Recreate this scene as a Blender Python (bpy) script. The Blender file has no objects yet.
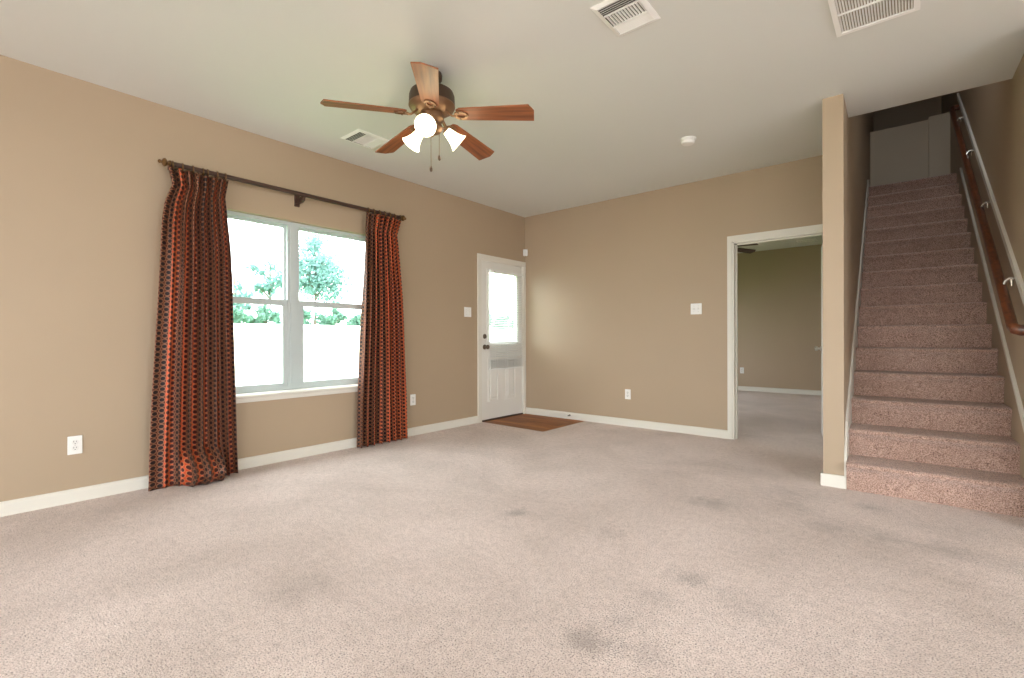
import bpy, bmesh, math, random
from mathutils import Vector, Matrix, noise

random.seed(7)
scene = bpy.context.scene
COL = scene.collection
PI = math.pi

# ------------------------------------------------------------------ camera
YAW, PITCH, ROLL = 0.69615, -0.00085, -0.00278
F_PX = 477.8
fwd = Vector((-math.sin(YAW) * math.cos(PITCH), math.cos(YAW) * math.cos(PITCH), math.sin(PITCH)))
rgt = Vector((math.cos(YAW), math.sin(YAW), 0.0))
upv = rgt.cross(fwd)
r2 = rgt * math.cos(ROLL) + upv * math.sin(ROLL)
u2 = -rgt * math.sin(ROLL) + upv * math.cos(ROLL)
cam_data = bpy.data.cameras.new('camera')
cam = bpy.data.objects.new('camera', cam_data)
COL.objects.link(cam)
cam.matrix_world = Matrix(((r2.x, u2.x, -fwd.x, 4.1454), (r2.y, u2.y, -fwd.y, -5.2478),
                           (r2.z, u2.z, -fwd.z, 1.0460), (0, 0, 0, 1)))
cam_data.sensor_width = 36.0
cam_data.lens = F_PX / 1024 * 36.0
cam_data.clip_start = 0.05
scene.camera = cam

# ------------------------------------------------------------------ sky, sun, exposure
SKY = 11.5
world = bpy.data.worlds.new('overcast sky')
scene.world = world
world.use_nodes = True
wn = world.node_tree
bg = wn.nodes['Background']
bg.inputs['Color'].default_value = (0.90, 0.96, 1.0, 1)
bg.inputs['Strength'].default_value = SKY
sun_d = bpy.data.lights.new('sun', 'SUN')
sun_d.energy = 6.0
sun_d.angle = 0.05
sun_d.color = (1.0, 0.95, 0.86)
sun = bpy.data.objects.new('sun', sun_d)
COL.objects.link(sun)
sun.rotation_euler = Vector((0.75, 0.45, 0.95)).to_track_quat('Z', 'Y').to_euler()

scene.view_settings.view_transform = 'Standard'
scene.view_settings.look = 'None'
scene.view_settings.exposure = 0.0
scene.view_settings.gamma = 1.0
scene.view_settings.use_curve_mapping = False
scene.cycles.use_denoising = True
scene.cycles.max_bounces = 10
scene.cycles.diffuse_bounces = 6
scene.cycles.transparent_max_bounces = 16
scene.cycles.caustics_reflective = False
scene.cycles.caustics_refractive = False


def portal(name, loc, direction, sx, sy):
    """sampling guide for the daylight entering a window opening"""
    d = bpy.data.lights.new(name, 'AREA')
    d.shape = 'RECTANGLE'
    d.size, d.size_y = sx, sy
    d.cycles.is_portal = True
    o = bpy.data.objects.new(name, d)
    COL.objects.link(o)
    o.location = loc
    o.rotation_euler = (-Vector(direction)).to_track_quat('Z', 'Y').to_euler()
    return o


# the living room goes on behind the camera: x 0..8.5, y -9..0
portal('window daylight', (-0.16, -3.275, 1.34), (1, 0, 0), 1.48, 1.75)
portal('door daylight', (-0.16, -0.43, 1.45), (1, 0, 0), 0.9, 0.6)
portal('patio daylight', (2.3, -9.16, 1.15), (0, 1, 0), 3.0, 2.1)
portal('patio daylight', (6.3, -9.16, 1.15), (0, 1, 0), 3.0, 2.1)
portal('side daylight', (8.66, -5.5, 1.4), (-1, 0, 0), 1.7, 4.0)
portal('bedroom daylight', (-0.16, 2.65, 1.25), (1, 0, 0), 1.5, 1.7)
portal('added stairwell light', (4.21, -0.89, 3.975), (0, 1, 0), 0.64, 0.75)  # guides sky light through an added, unseen opening above the stairs


# ------------------------------------------------------------------ materials
def new_mat(name):
    m = bpy.data.materials.new(name)
    m.use_nodes = True
    nt = m.node_tree
    return m, nt, nt.nodes['Principled BSDF'], nt.nodes['Material Output']


def N(nt, t, **kw):
    n = nt.nodes.new(t)
    for k, v in kw.items():
        if k in n.inputs:
            n.inputs[k].default_value = v
        else:
            setattr(n, k, v)
    return n


def plain(name, col, rough=0.5, metal=0.0, spec=0.5, bump=0.0, scale=200.0, var=0.0, coat=0.0):
    m, nt, b, out = new_mat(name)
    b.inputs['Base Color'].default_value = (*col, 1)
    b.inputs['Roughness'].default_value = rough
    b.inputs['Metallic'].default_value = metal
    b.inputs['Specular IOR Level'].default_value = spec
    if coat:
        b.inputs['Coat Weight'].default_value = coat
    tc = N(nt, 'ShaderNodeTexCoord')
    nz = N(nt, 'ShaderNodeTexNoise', Scale=scale, Detail=3.0)
    nt.links.new(tc.outputs['Object'], nz.inputs['Vector'])
    if bump:
        bp = N(nt, 'ShaderNodeBump', Strength=bump, Distance=0.002)
        nt.links.new(nz.outputs['Fac'], bp.inputs['Height'])
        nt.links.new(bp.outputs['Normal'], b.inputs['Normal'])
    if var:
        mx = N(nt, 'ShaderNodeMix', data_type='RGBA')
        n2 = N(nt, 'ShaderNodeTexNoise', Scale=1.3, Detail=4.0)
        nt.links.new(tc.outputs['Object'], n2.inputs['Vector'])
        mx.inputs[6].default_value = (*[c * (1 - var) for c in col], 1)
        mx.inputs[7].default_value = (*[min(1, c * (1 + var)) for c in col], 1)
        nt.links.new(n2.outputs['Fac'], mx.inputs[0])
        nt.links.new(mx.outputs[2], b.inputs['Base Color'])
    return m


def wood(name, c1, c2, axis=0, rough=0.35, scale=1.0, coat=0.2):
    m, nt, b, out = new_mat(name)
    tc = N(nt, 'ShaderNodeTexCoord')
    mp = N(nt, 'ShaderNodeMapping')
    s = [38 * scale] * 3
    s[axis] = 2.2 * scale
    mp.inputs['Scale'].default_value = s
    nt.links.new(tc.outputs['Object'], mp.inputs['Vector'])
    nz = N(nt, 'ShaderNodeTexNoise', Scale=1.0, Detail=6.0, Distortion=0.6)
    nt.links.new(mp.outputs[0], nz.inputs['Vector'])
    cr = N(nt, 'ShaderNodeValToRGB')
    cr.color_ramp.elements[0].position = 0.32
    cr.color_ramp.elements[0].color = (*c1, 1)
    cr.color_ramp.elements[1].position = 0.68
    cr.color_ramp.elements[1].color = (*c2, 1)
    nt.links.new(nz.outputs['Fac'], cr.inputs[0])
    nt.links.new(cr.outputs[0], b.inputs['Base Color'])
    b.inputs['Roughness'].default_value = rough
    b.inputs['Coat Weight'].default_value = coat
    b.inputs['Coat Roughness'].default_value = 0.25
    return m


def carpet_material(name, dark, midc, light, stains, sheen):
    m, nt, b, out = new_mat(name)
    L = nt.links.new
    tc = N(nt, 'ShaderNodeTexCoord')
    geo = N(nt, 'ShaderNodeNewGeometry')
    P = geo.outputs['Position']
    # tufts
    v = N(nt, 'ShaderNodeTexNoise', Scale=165.0, Detail=2.5, Roughness=0.7)
    L(P, v.inputs['Vector'])
    f = N(nt, 'ShaderNodeTexNoise', Scale=320.0, Detail=2.0)
    L(P, f.inputs['Vector'])
    ad = N(nt, 'ShaderNodeMath', operation='MULTIPLY_ADD')
    L(f.outputs['Fac'], ad.inputs[0])
    ad.inputs[1].default_value = 0.4
    L(v.outputs['Fac'], ad.inputs[2])
    cr = N(nt, 'ShaderNodeValToRGB')
    e = cr.color_ramp.elements
    e[0].position, e[0].color = 0.54, dark
    e[1].position, e[1].color = 0.78, light
    mid = cr.color_ramp.elements.new(0.645)
    mid.color = midc
    L(ad.outputs[0], cr.inputs[0])
    # traffic wear, broad and soft
    big = N(nt, 'ShaderNodeTexNoise', Scale=1.1, Detail=5.0, Roughness=0.6, Distortion=0.4)
    L(P, big.inputs['Vector'])
    cr2 = N(nt, 'ShaderNodeValToRGB')
    cr2.color_ramp.elements[0].position, cr2.color_ramp.elements[0].color = 0.32, (0.77, 0.75, 0.725, 1)
    cr2.color_ramp.elements[1].position, cr2.color_ramp.elements[1].color = 0.62, (1, 1, 1, 1)
    L(big.outputs['Fac'], cr2.inputs[0])
    mul = N(nt, 'ShaderNodeMix', data_type='RGBA', blend_type='MULTIPLY')
    mul.inputs[0].default_value = 1.0
    L(cr.outputs[0], mul.inputs[6])
    L(cr2.outputs[0], mul.inputs[7])
    # tufts lean in clumps a few centimetres wide
    cl = N(nt, 'ShaderNodeTexNoise', Scale=28.0, Detail=5.0, Roughness=0.7)
    L(P, cl.inputs['Vector'])
    cr3 = N(nt, 'ShaderNodeValToRGB')
    cr3.color_ramp.elements[0].position, cr3.color_ramp.elements[0].color = 0.30, (0.81, 0.785, 0.77, 1)
    cr3.color_ramp.elements[1].position, cr3.color_ramp.elements[1].color = 0.58, (1, 1, 1, 1)
    L(cl.outputs['Fac'], cr3.inputs[0])
    mul2 = N(nt, 'ShaderNodeMix', data_type='RGBA', blend_type='MULTIPLY')
    mul2.inputs[0].default_value = 1.0
    L(mul.outputs[2], mul2.inputs[6])
    L(cr3.outputs[0], mul2.inputs[7])
    last = mul2.outputs[2]
    # stains, each with its own place and size
    warp = N(nt, 'ShaderNodeTexNoise', Scale=9.0, Detail=6.0, Roughness=0.7)
    L(P, warp.inputs['Vector'])
    for (sx, sy, rad, k) in stains:
        d = N(nt, 'ShaderNodeVectorMath', operation='DISTANCE')
        L(P, d.inputs[0])
        d.inputs[1].default_value = (sx, sy, 0)
        a = N(nt, 'ShaderNodeMath', operation='MULTIPLY_ADD')
        L(warp.outputs['Fac'], a.inputs[0])
        a.inputs[1].default_value = rad * 2.4
        L(d.outputs['Value'], a.inputs[2])
        mr = N(nt, 'ShaderNodeMapRange', interpolation_type='SMOOTHSTEP')
        mr.inputs['From Min'].default_value = rad * 1.0
        mr.inputs['From Max'].default_value = rad * 2.6
        mr.inputs['To Min'].default_value = k
        mr.inputs['To Max'].default_value = 0.0
        a2 = N(nt, 'ShaderNodeMath', operation='MULTIPLY_ADD')
        L(v.outputs['Fac'], a2.inputs[0])
        a2.inputs[1].default_value = 0.30
        L(a.outputs[0], a2.inputs[2])
        a3 = N(nt, 'ShaderNodeMath', operation='SUBTRACT')
        L(a2.outputs[0], a3.inputs[0])
        a3.inputs[1].default_value = 0.15
        L(a3.outputs[0], mr.inputs['Value'])
        mx = N(nt, 'ShaderNodeMix', data_type='RGBA', blend_type='MULTIPLY')
        L(mr.outputs[0], mx.inputs[0])
        L(last, mx.inputs[6])
        mx.inputs[7].default_value = (0.48, 0.465, 0.45, 1)
        last = mx.outputs[2]
    L(last, b.inputs['Base Color'])
    b.inputs['Roughness'].default_value = 0.95
    b.inputs['Specular IOR Level'].default_value = 0.1
    b.inputs['Sheen Weight'].default_value = sheen
    b.inputs['Sheen Roughness'].default_value = 0.5
    bp = N(nt, 'ShaderNodeBump', Strength=0.9, Distance=0.012)
    L(ad.outputs[0], bp.inputs['Height'])
    L(bp.outputs['Normal'], b.inputs['Normal'])
    return m


STAINS = [(2.329, -3.032, 0.075, 0.85), (3.174, -2.112, 0.15, 0.55), (3.403, -3.154, 0.09, 0.75), (3.33, -3.40, 0.10, 0.4),
          (3.289, -3.805, 0.10, 0.8), (3.33, -3.62, 0.09, 0.5), (3.46, -3.74, 0.09, 0.45), (3.949, -1.59, 0.09, 0.6), (3.516, -1.577, 0.20, 0.35),
          (3.80, -2.10, 0.13, 0.45), (4.05, -2.10, 0.13, 0.4), (4.28, -2.08, 0.13, 0.45), (4.50, -2.10, 0.13, 0.35),
          (3.644, -3.229, 0.14, 0.35), (3.58, -1.85, 0.14, 0.3), (2.187, -4.288, 0.15, 0.3), (2.90, -2.95, 0.10, 0.3), (4.35, -1.75, 0.2, 0.2), (3.9, -3.4, 0.2, 0.2)]


def curtain_material():
    m, nt, b, out = new_mat('satin curtain with ringed ovals')
    L = nt.links.new
    uv = N(nt, 'ShaderNodeUVMap')
    sep = N(nt, 'ShaderNodeSeparateXYZ')
    L(uv.outputs[0], sep.inputs[0])

    def M(op, a, b_=None, c=None):
        n = N(nt, 'ShaderNodeMath', operation=op)
        for i, v in enumerate((a, b_, c)):
            if v is None:
                continue
            if isinstance(v, (int, float)):
                n.inputs[i].default_value = v
            else:
                L(v, n.inputs[i])
        return n.outputs[0]
    PU, PV = 0.040, 0.038
    us = M('DIVIDE', sep.outputs[0], PU)
    col = M('FLOOR', us)
    fu = M('SUBTRACT', M('SUBTRACT', us, col), 0.5)
    odd = M('MULTIPLY', M('FLOORED_MODULO', col, 2.0), 0.5)
    vs = M('ADD', M('DIVIDE', sep.outputs[1], PV), odd)
    fv = M('SUBTRACT', M('FRACT', vs), 0.5)
    d = M('SQRT', M('ADD', M('POWER', M('MULTIPLY', fu, 0.97), 2.0), M('POWER', M('MULTIPLY', fv, 1.06), 2.0)))
    inside = M('LESS_THAN', d, 0.39)
    ring = M('MULTIPLY', M('GREATER_THAN', d, 0.39), M('LESS_THAN', d, 0.485))
    ground = M('SUBTRACT', 1.0, M('MAXIMUM', inside, ring))
    i1 = N(nt, 'ShaderNodeMix', data_type='RGBA')
    L(inside, i1.inputs[0])
    # stripes paint in satin sheen and fold shade: rust and near black
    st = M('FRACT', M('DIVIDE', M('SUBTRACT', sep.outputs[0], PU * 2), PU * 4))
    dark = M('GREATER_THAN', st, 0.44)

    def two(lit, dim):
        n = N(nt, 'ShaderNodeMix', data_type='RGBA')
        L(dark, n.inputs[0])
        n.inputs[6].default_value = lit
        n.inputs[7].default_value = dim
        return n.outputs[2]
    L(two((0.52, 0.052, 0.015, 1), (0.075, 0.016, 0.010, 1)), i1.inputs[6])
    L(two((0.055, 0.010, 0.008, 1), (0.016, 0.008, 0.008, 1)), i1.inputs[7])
    i2 = N(nt, 'ShaderNodeMix', data_type='RGBA')
    L(ring, i2.inputs[0])
    L(i1.outputs[2], i2.inputs[6])
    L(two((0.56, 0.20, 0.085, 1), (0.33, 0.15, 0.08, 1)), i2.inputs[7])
    L(i2.outputs[2], b.inputs['Base Color'])
    L(M('MULTIPLY_ADD', ground, 0.35, 0.15), b.inputs['Metallic'])
    b.inputs['Roughness'].default_value = 0.48
    b.inputs['Specular IOR Level'].default_value = 0.3
    return m


def glass_material(name, tint=(1, 1, 1), gloss=0.05):
    m, nt, b, out = new_mat(name)
    nt.nodes.remove(b)
    t = N(nt, 'ShaderNodeBsdfTransparent')
    t.inputs[0].default_value = (*tint, 1)
    g = N(nt, 'ShaderNodeBsdfGlossy')
    g.inputs['Roughness'].default_value = 0.02
    mx = N(nt, 'ShaderNodeMixShader')
    mx.inputs[0].default_value = gloss
    nt.links.new(t.outputs[0], mx.inputs[1])
    nt.links.new(g.outputs[0], mx.inputs[2])
    nt.links.new(mx.outputs[0], out.inputs['Surface'])
    return m


def shade_material():
    m, nt, b, out = new_mat('lit frosted glass')
    b.inputs['Base Color'].default_value = (0.95, 0.92, 0.82, 1)
    b.inputs['Roughness'].default_value = 0.5
    b.inputs['Emission Color'].default_value = (1.0, 0.88, 0.56, 1)
    b.inputs['Emission Strength'].default_value = 4.0
    return m


def leaf_material(name, col):
    m, nt, b, out = new_mat(name)
    b.inputs['Base Color'].default_value = (*col, 1)
    b.inputs['Roughness'].default_value = 0.6
    tr = N(nt, 'ShaderNodeBsdfTranslucent')
    tr.inputs[0].default_value = (*[c * 1.1 for c in col], 1)
    mx = N(nt, 'ShaderNodeMixShader')
    mx.inputs[0].default_value = 0.4
    nt.links.new(b.outputs[0], mx.inputs[1])
    nt.links.new(tr.outputs[0], mx.inputs[2])
    nt.links.new(mx.outputs[0], out.inputs['Surface'])
    return m


def plank_floor():
    m, nt, b, out = new_mat('brown plank entry floor')
    L = nt.links.new
    tc = N(nt, 'ShaderNodeTexCoord')
    br = N(nt, 'ShaderNodeTexBrick', Scale=1.0)
    br.inputs['Brick Width'].default_value = 0.9
    br.inputs['Row Height'].default_value = 0.105
    br.inputs['Mortar Size'].default_value = 0.002
    br.inputs['Color1'].default_value = (0.42, 0.165, 0.045, 1)
    br.inputs['Color2'].default_value = (0.26, 0.092, 0.024, 1)
    br.inputs['Mortar'].default_value = (0.05, 0.02, 0.01, 1)
    L(tc.outputs['Object'], br.inputs['Vector'])
    mp = N(nt, 'ShaderNodeMapping')
    mp.inputs['Scale'].default_value = (3, 45, 1)
    L(tc.outputs['Object'], mp.inputs[0])
    nz = N(nt, 'ShaderNodeTexNoise', Scale=1.0, Detail=5.0, Distortion=0.5)
    L(mp.outputs[0], nz.inputs['Vector'])
    cr = N(nt, 'ShaderNodeValToRGB')
    cr.color_ramp.elements[0].position, cr.color_ramp.elements[0].color = 0.3, (0.55, 0.5, 0.45, 1)
    cr.color_ramp.elements[1].position, cr.color_ramp.elements[1].color = 0.7, (1.3, 1.25, 1.2, 1)
    L(nz.outputs['Fac'], cr.inputs[0])
    mx = N(nt, 'ShaderNodeMix', data_type='RGBA', blend_type='MULTIPLY')
    mx.inputs[0].default_value = 1.0
    L(br.outputs['Color'], mx.inputs[6])
    L(cr.outputs[0], mx.inputs[7])
    L(mx.outputs[2], b.inputs['Base Color'])
    b.inputs['Roughness'].default_value = 0.5
    b.inputs['Specular IOR Level'].default_value = 0.25
    return m


M_WALL = plain('tan wall paint', (0.400, 0.305, 0.210), 0.50, spec=0.35, bump=0.12, scale=110, var=0.04)
M_CEIL = plain('off white ceiling paint', (0.685, 0.69, 0.655), 0.8, spec=0.2, bump=0.15, scale=90)
M_HALF = plain('grey white paint', (0.60, 0.50, 0.37), 0.6, bump=0.1, scale=100)
M_TRIM = plain('cream white trim paint', (0.70, 0.67, 0.60), 0.35, bump=0.03, scale=60)
M_DOOR = plain('white door paint', (0.74, 0.72, 0.67), 0.4, bump=0.05, scale=80)
M_VINYL = plain('backlit grey window vinyl', (0.47, 0.52, 0.52), 0.4)  # white vinyl; its backlit grey is put into the base colour
M_PLATE = plain('white wall plate plastic', (0.80, 0.79, 0.765), 0.35)
M_PLATE2 = plain('grey white socket plastic', (0.74, 0.73, 0.70), 0.35)
M_SLOT = plain('dark slot', (0.03, 0.028, 0.025), 0.7)
M_VENT = plain('white vent enamel', (0.86, 0.85, 0.82), 0.4)
M_DUCT = plain('dark duct', (0.07, 0.065, 0.055), 0.8)
M_FILTER = plain('grey brown filter', (0.30, 0.26, 0.19), 0.9, bump=0.3, scale=60)
M_BRONZE = plain('oil rubbed bronze', (0.075, 0.045, 0.030), 0.42, metal=0.6, bump=0.1, scale=40)
M_COPPER = plain('antique copper bronze', (0.24, 0.135, 0.075), 0.42, metal=0.7)
M_GOLD = plain('antique gold', (0.17, 0.090, 0.035), 0.36, metal=0.7)
M_NICKEL = plain('satin nickel', (0.55, 0.52, 0.47), 0.3, metal=1.0)
M_CHROME = plain('bright nickel', (0.85, 0.84, 0.82), 0.2, metal=1.0)
M_KNOB = plain('dark aged knob metal', (0.16, 0.13, 0.10), 0.35, metal=0.9)
M_BLADE = wood('cherry blade wood', (0.13, 0.035, 0.012), (0.30, 0.095, 0.030), 0, 0.55, 1.0, 0.0)
M_RAIL = wood('dark stained handrail wood', (0.060, 0.016, 0.007), (0.17, 0.050, 0.017), 1, 0.3, 1.0, 0.3)
M_ROD = wood('dark brown rod wood', (0.034, 0.014, 0.009), (0.075, 0.032, 0.020), 1, 0.5, 1.0, 0.0)
M_BLIND = plain('white blind slat', (0.76, 0.76, 0.74), 0.45)
M_SHADE = shade_material()
M_GLASS = glass_material('window glass', (0.97, 1.0, 0.99), 0.04)
M_CARPET = carpet_material('pinkish beige twist pile carpet', (0.17, 0.105, 0.090, 1), (0.86, 0.68, 0.615, 1), (1.0, 0.87, 0.81, 1), STAINS, 0.35)
M_STAIRC = carpet_material('shaded stair carpet copy', (0.13, 0.065, 0.048, 1), (0.475, 0.277, 0.208, 1), (0.76, 0.535, 0.44, 1), [], 0.45)  # floor carpet again, with riser shade painted into redder, darker tones
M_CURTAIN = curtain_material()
M_PLANK = plank_floor()
M_FENCE = plain('white vinyl fence', (0.88, 0.88, 0.87), 0.5)
M_BARK = plain('grey brown bark', (0.16, 0.12, 0.09), 0.9, bump=0.6, scale=25)
M_LEAF = leaf_material('pale green leaves', (0.17, 0.30, 0.275))
M_LEAF2 = leaf_material('mid green leaves', (0.14, 0.27, 0.20))
M_LAWN = plain('lawn', (0.12, 0.24, 0.07), 0.9, bump=0.8, scale=60, var=0.3)


# ------------------------------------------------------------------ mesh helpers
class MB:
    def __init__(self):
        self.bm = bmesh.new()

    def box(self, x0, x1, y0, y1, z0, z1, bevel=0.0, seg=2):
        bm = self.bm
        v = [bm.verts.new((x, y, z)) for z in (z0, z1) for y in (y0, y1) for x in (x0, x1)]
        fs = [(0, 2, 3, 1), (4, 5, 7, 6), (0, 1, 5, 4), (2, 6, 7, 3), (0, 4, 6, 2), (1, 3, 7, 5)]
        faces = [bm.faces.new([v[i] for i in f]) for f in fs]
        if bevel:
            es = list({e for f in faces for e in f.edges})
            bmesh.ops.bevel(bm, geom=es, offset=bevel, segments=seg, affect='EDGES', profile=0.5)
        return self

    def prism(self, pts, z0, z1, axis='z'):
        """extrude a 2D outline; axis z: (x,y); x: (y,z); y: (x,z)"""
        def mk(p, h):
            return {'z': (p[0], p[1], h), 'x': (h, p[0], p[1]), 'y': (p[0], h, p[1])}[axis]
        bm = self.bm
        a = [bm.verts.new(mk(p, z0)) for p in pts]
        b = [bm.verts.new(mk(p, z1)) for p in pts]
        fs = [bm.faces.new(a[::-1]), bm.faces.new(b)]
        n = len(pts)
        for i in range(n):
            fs.append(bm.faces.new((a[i], a[(i + 1) % n], b[(i + 1) % n], b[i])))
        bmesh.ops.recalc_face_normals(bm, faces=fs)
        return self

    def loft(self, rings, cap=True, closed=True):
        bm = self.bm
        vs = [[bm.verts.new(p) for p in r] for r in rings]
        fs = []
        n = len(rings[0])
        for a, b in zip(vs[:-1], vs[1:]):
            for i in range(n if closed else n - 1):
                j = (i + 1) % n
                fs.append(bm.faces.new((a[i], a[j], b[j], b[i])))
        if cap and closed:
            fs.append(bm.faces.new(vs[0][::-1]))
            fs.append(bm.faces.new(vs[-1]))
        bmesh.ops.recalc_face_normals(bm, faces=fs)
        return self

    def lathe(self, prof, origin=(0, 0, 0), axis=(0, 0, 1), n=28, cap=True):
        """prof: list of (radius, height) along axis"""
        q = Vector((0, 0, 1)).rotation_difference(Vector(axis).normalized())
        o = Vector(origin)
        rings = []
        for r, h in prof:
            rings.append([o + q @ Vector((r * math.cos(2 * PI * i / n), r * math.sin(2 * PI * i / n), h)) for i in range(n)])
        return self.loft(rings, cap)

    def tube(self, pts, r, n=12, squash=None):
        pts = [Vector(p) for p in pts]
        rings = []
        ref = Vector((0, 0, 1))
        for i, p in enumerate(pts):
            t = (pts[min(i + 1, len(pts) - 1)] - pts[max(i - 1, 0)]).normalized()
            s = t.cross(ref)
            if s.length < 1e-3:
                s = t.cross(Vector((0, 1, 0)))
            s.normalize()
            w = s.cross(t).normalized()
            rr = r[i] if isinstance(r, (list, tuple)) else r
            sq = squash or 1.0
            rings.append([p + s * rr * math.cos(2 * PI * k / n) + w * rr * sq * math.sin(2 * PI * k / n) for k in range(n)])
        return self.loft(rings)

    def torus(self, c, axis, R, r, n=24, m=8):
        q = Vector((0, 0, 1)).rotation_difference(Vector(axis).normalized())
        bm = self.bm
        vs = []
        for i in range(n):
            a = 2 * PI * i / n
            vs.append([bm.verts.new(Vector(c) + q @ Vector(((R + r * math.cos(2 * PI * k / m)) * math.cos(a),
                       (R + r * math.cos(2 * PI * k / m)) * math.sin(a), r * math.sin(2 * PI * k / m)))) for k in range(m)])
        for i in range(n):
            for k in range(m):
                bm.faces.new((vs[i][k], vs[(i + 1) % n][k], vs[(i + 1) % n][(k + 1) % m], vs[i][(k + 1) % m]))
        return self

    def build(self, name, mat, parent=None, smooth=False, loc=None, rotz=0.0, angle=35):
        me = bpy.data.meshes.new(name)
        self.bm.normal_update()
        self.bm.to_mesh(me)
        self.bm.free()
        me.materials.append(mat)
        if smooth:
            for p in me.polygons:
                p.use_smooth = True
            try:
                me.set_sharp_from_angle(angle=math.radians(angle))
            except Exception:
                pass
        o = bpy.data.objects.new(name, me)
        COL.objects.link(o)
        if parent is not None:
            o.parent = parent
        if loc is not None:
            o.location = loc
        if rotz:
            o.rotation_euler = (0, 0, rotz)
        return o


def empty(name, loc=(0, 0, 0), rotz=0.0):
    o = bpy.data.objects.new(name, None)
    o.empty_display_size = 0.1
    COL.objects.link(o)
    o.location = loc
    o.rotation_euler = (0, 0, rotz)
    return o


def tag(o, label, cat, group=None, kind=None):
    o['label'] = label
    o['category'] = cat
    if group:
        o['group'] = group
    if kind:
        o['kind'] = kind
    return o


def struct(o, label=None):
    o['kind'] = 'structure'
    if label:
        o['label'] = label
    return o


def copy_tree(o, parent=None):
    c = o.copy()
    COL.objects.link(c)
    if parent is not None:
        c.parent = parent
    for ch in list(o.children):
        copy_tree(ch, c)
    return c


# ------------------------------------------------------------------ sizes
H = 2.74
XE, YS = 8.5, -9.0                      # unseen far sides of the living room
HB = 0.086                              # baseboard height
ST_O = (3.786, -1.225)                  # near left corner of the stair block
ST_R = 0.022                            # the stair block is turned a little
ST_W = 0.88
RISE, RUN = 0.192, 0.268
V_NOSE = -0.052
SLOPE = RISE / RUN


def S(u, v, z=0.0):
    c, s = math.cos(ST_R), math.sin(ST_R)
    return (ST_O[0] + u * c - v * s, ST_O[1] + u * s + v * c, z)


# ------------------------------------------------------------------ floor
fl = MB()
fl.prism([(-0.15, YS - .15), (XE + .15, YS - .15), (XE + .15, -1.2), (4.9, -1.2), (4.9, 5.2), (0.0, 5.2), (0.0, 0.0), (0.98, 0.0), (0.975, -0.915), (0.0, -0.885), (-0.15, -0.885)], -0.10, 0.0)
struct(fl.build('floor', M_CARPET))
pf = MB().prism([(0.0, -0.885), (0.975, -0.915), (0.98, 0.0), (0.0, 0.0)], -0.10, -0.004)
struct(pf.build('floor_entry', M_PLANK), 'brown plank floor patch at the entry door')

# ------------------------------------------------------------------ walls
WIN = (-4.15, -2.40, 0.60, 2.08)        # window opening y0,y1,z0,z1
DOR = (-0.905, -0.045, 0.0, 2.055)      # entry door opening
w = MB()
X0, X1 = -0.15, 0.0
w.box(X0, X1, YS - .15, WIN[0], 0, H)
w.box(X0, X1, WIN[0], WIN[1], 0, WIN[2])
w.box(X0, X1, WIN[0], WIN[1], WIN[3], H)
w.box(X0, X1, WIN[1], DOR[0], 0, H)
w.box(X0, X1, DOR[0], DOR[1], DOR[3], H)
w.box(X0, X1, DOR[1], 0.12, 0, H)
struct(w.build('wall_left', M_WALL))
DW = (2.732, 3.56, 2.035)               # doorway in the back wall
w = MB()
w.box(0, DW[0], 0, 0.12, 0, H)
w.box(DW[0], DW[1], 0, 0.12, DW[2], H)
w.box(DW[1], 3.66, 0, 0.12, 0, H)
struct(w.build('wall_back', M_WALL))
# rest of the living room, behind the camera, with its glazed openings
w = MB()
w.box(0, 0.8, YS - .15, YS, 0, H)
w.box(3.8, 4.8, YS - .15, YS, 0, H)
w.box(7.8, XE + .15, YS - .15, YS, 0, H)
for a in (0.8, 4.8):
    w.box(a, a + 3.0, YS - .15, YS, 0, 0.1)
    w.box(a, a + 3.0, YS - .15, YS, 2.2, H)
struct(w.build('wall_front', M_WALL))
w = MB()
w.box(XE, XE + .15, YS, -7.5, 0, H)
w.box(XE, XE + .15, -3.5, -1.2, 0, H)
w.box(XE, XE + .15, -7.5, -3.5, 0, 0.55)
w.box(XE, XE + .15, -7.5, -3.5, 2.25, H)
struct(w.build('wall_right', M_WALL))
w = MB().box(4.79, XE + .15, -1.5, -1.38, 0, H)
struct(w.build('wall_kitchen', M_WALL))
# bedroom beyond the doorway
w = MB().box(-0.15, 3.9, 5.0, 5.15, 0, H)
struct(w.build('wall_bedroom_back', M_WALL))
w = MB()
w.box(-0.15, 0, 0.12, 1.8, 0, H)
w.box(-0.15, 0, 3.5, 5.0, 0, H)
w.box(-0.15, 0, 1.8, 3.5, 0, 0.5)
w.box(-0.15, 0, 1.8, 3.5, 2.0, H)
struct(w.build('wall_bedroom_left', M_WALL))
# stair block
w = MB()
w.prism([(0, 0), (6.5, 0), (6.5, 5.5), (0.466, 5.5), (0.466, H), (0, H)], -0.123, 0.0, 'x')
struct(w.build('wall_stair_left', M_WALL, loc=(*ST_O, 0), rotz=ST_R))
w = MB()
w.prism([(-0.30, 0), (6.5, 0), (6.5, 5.5), (0.466, 5.5), (0.466, H), (-0.30, H)], ST_W, ST_W + 0.12, 'x')
struct(w.build('wall_stair_right', M_WALL, loc=(*ST_O, 0), rotz=ST_R))
w = MB()  # wall holds an added opening, unseen, to brighten the stairwell
w.box(0, ST_W, 0.346, 0.466, 3.07, 3.6)
w.box(0, ST_W, 0.346, 0.466, 4.35, 5.5)
w.box(0, 0.12, 0.346, 0.466, 3.6, 4.35)
w.box(0.76, ST_W, 0.346, 0.466, 3.6, 4.35)
struct(w.build('wall_stairwell_front', M_WALL, loc=(*ST_O, 0), rotz=ST_R))
w = MB().box(0, ST_W, 6.38, 6.5, 3.07, 5.5)
struct(w.build('wall_stairwell_back', M_WALL, loc=(*ST_O, 0), rotz=ST_R))
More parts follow.
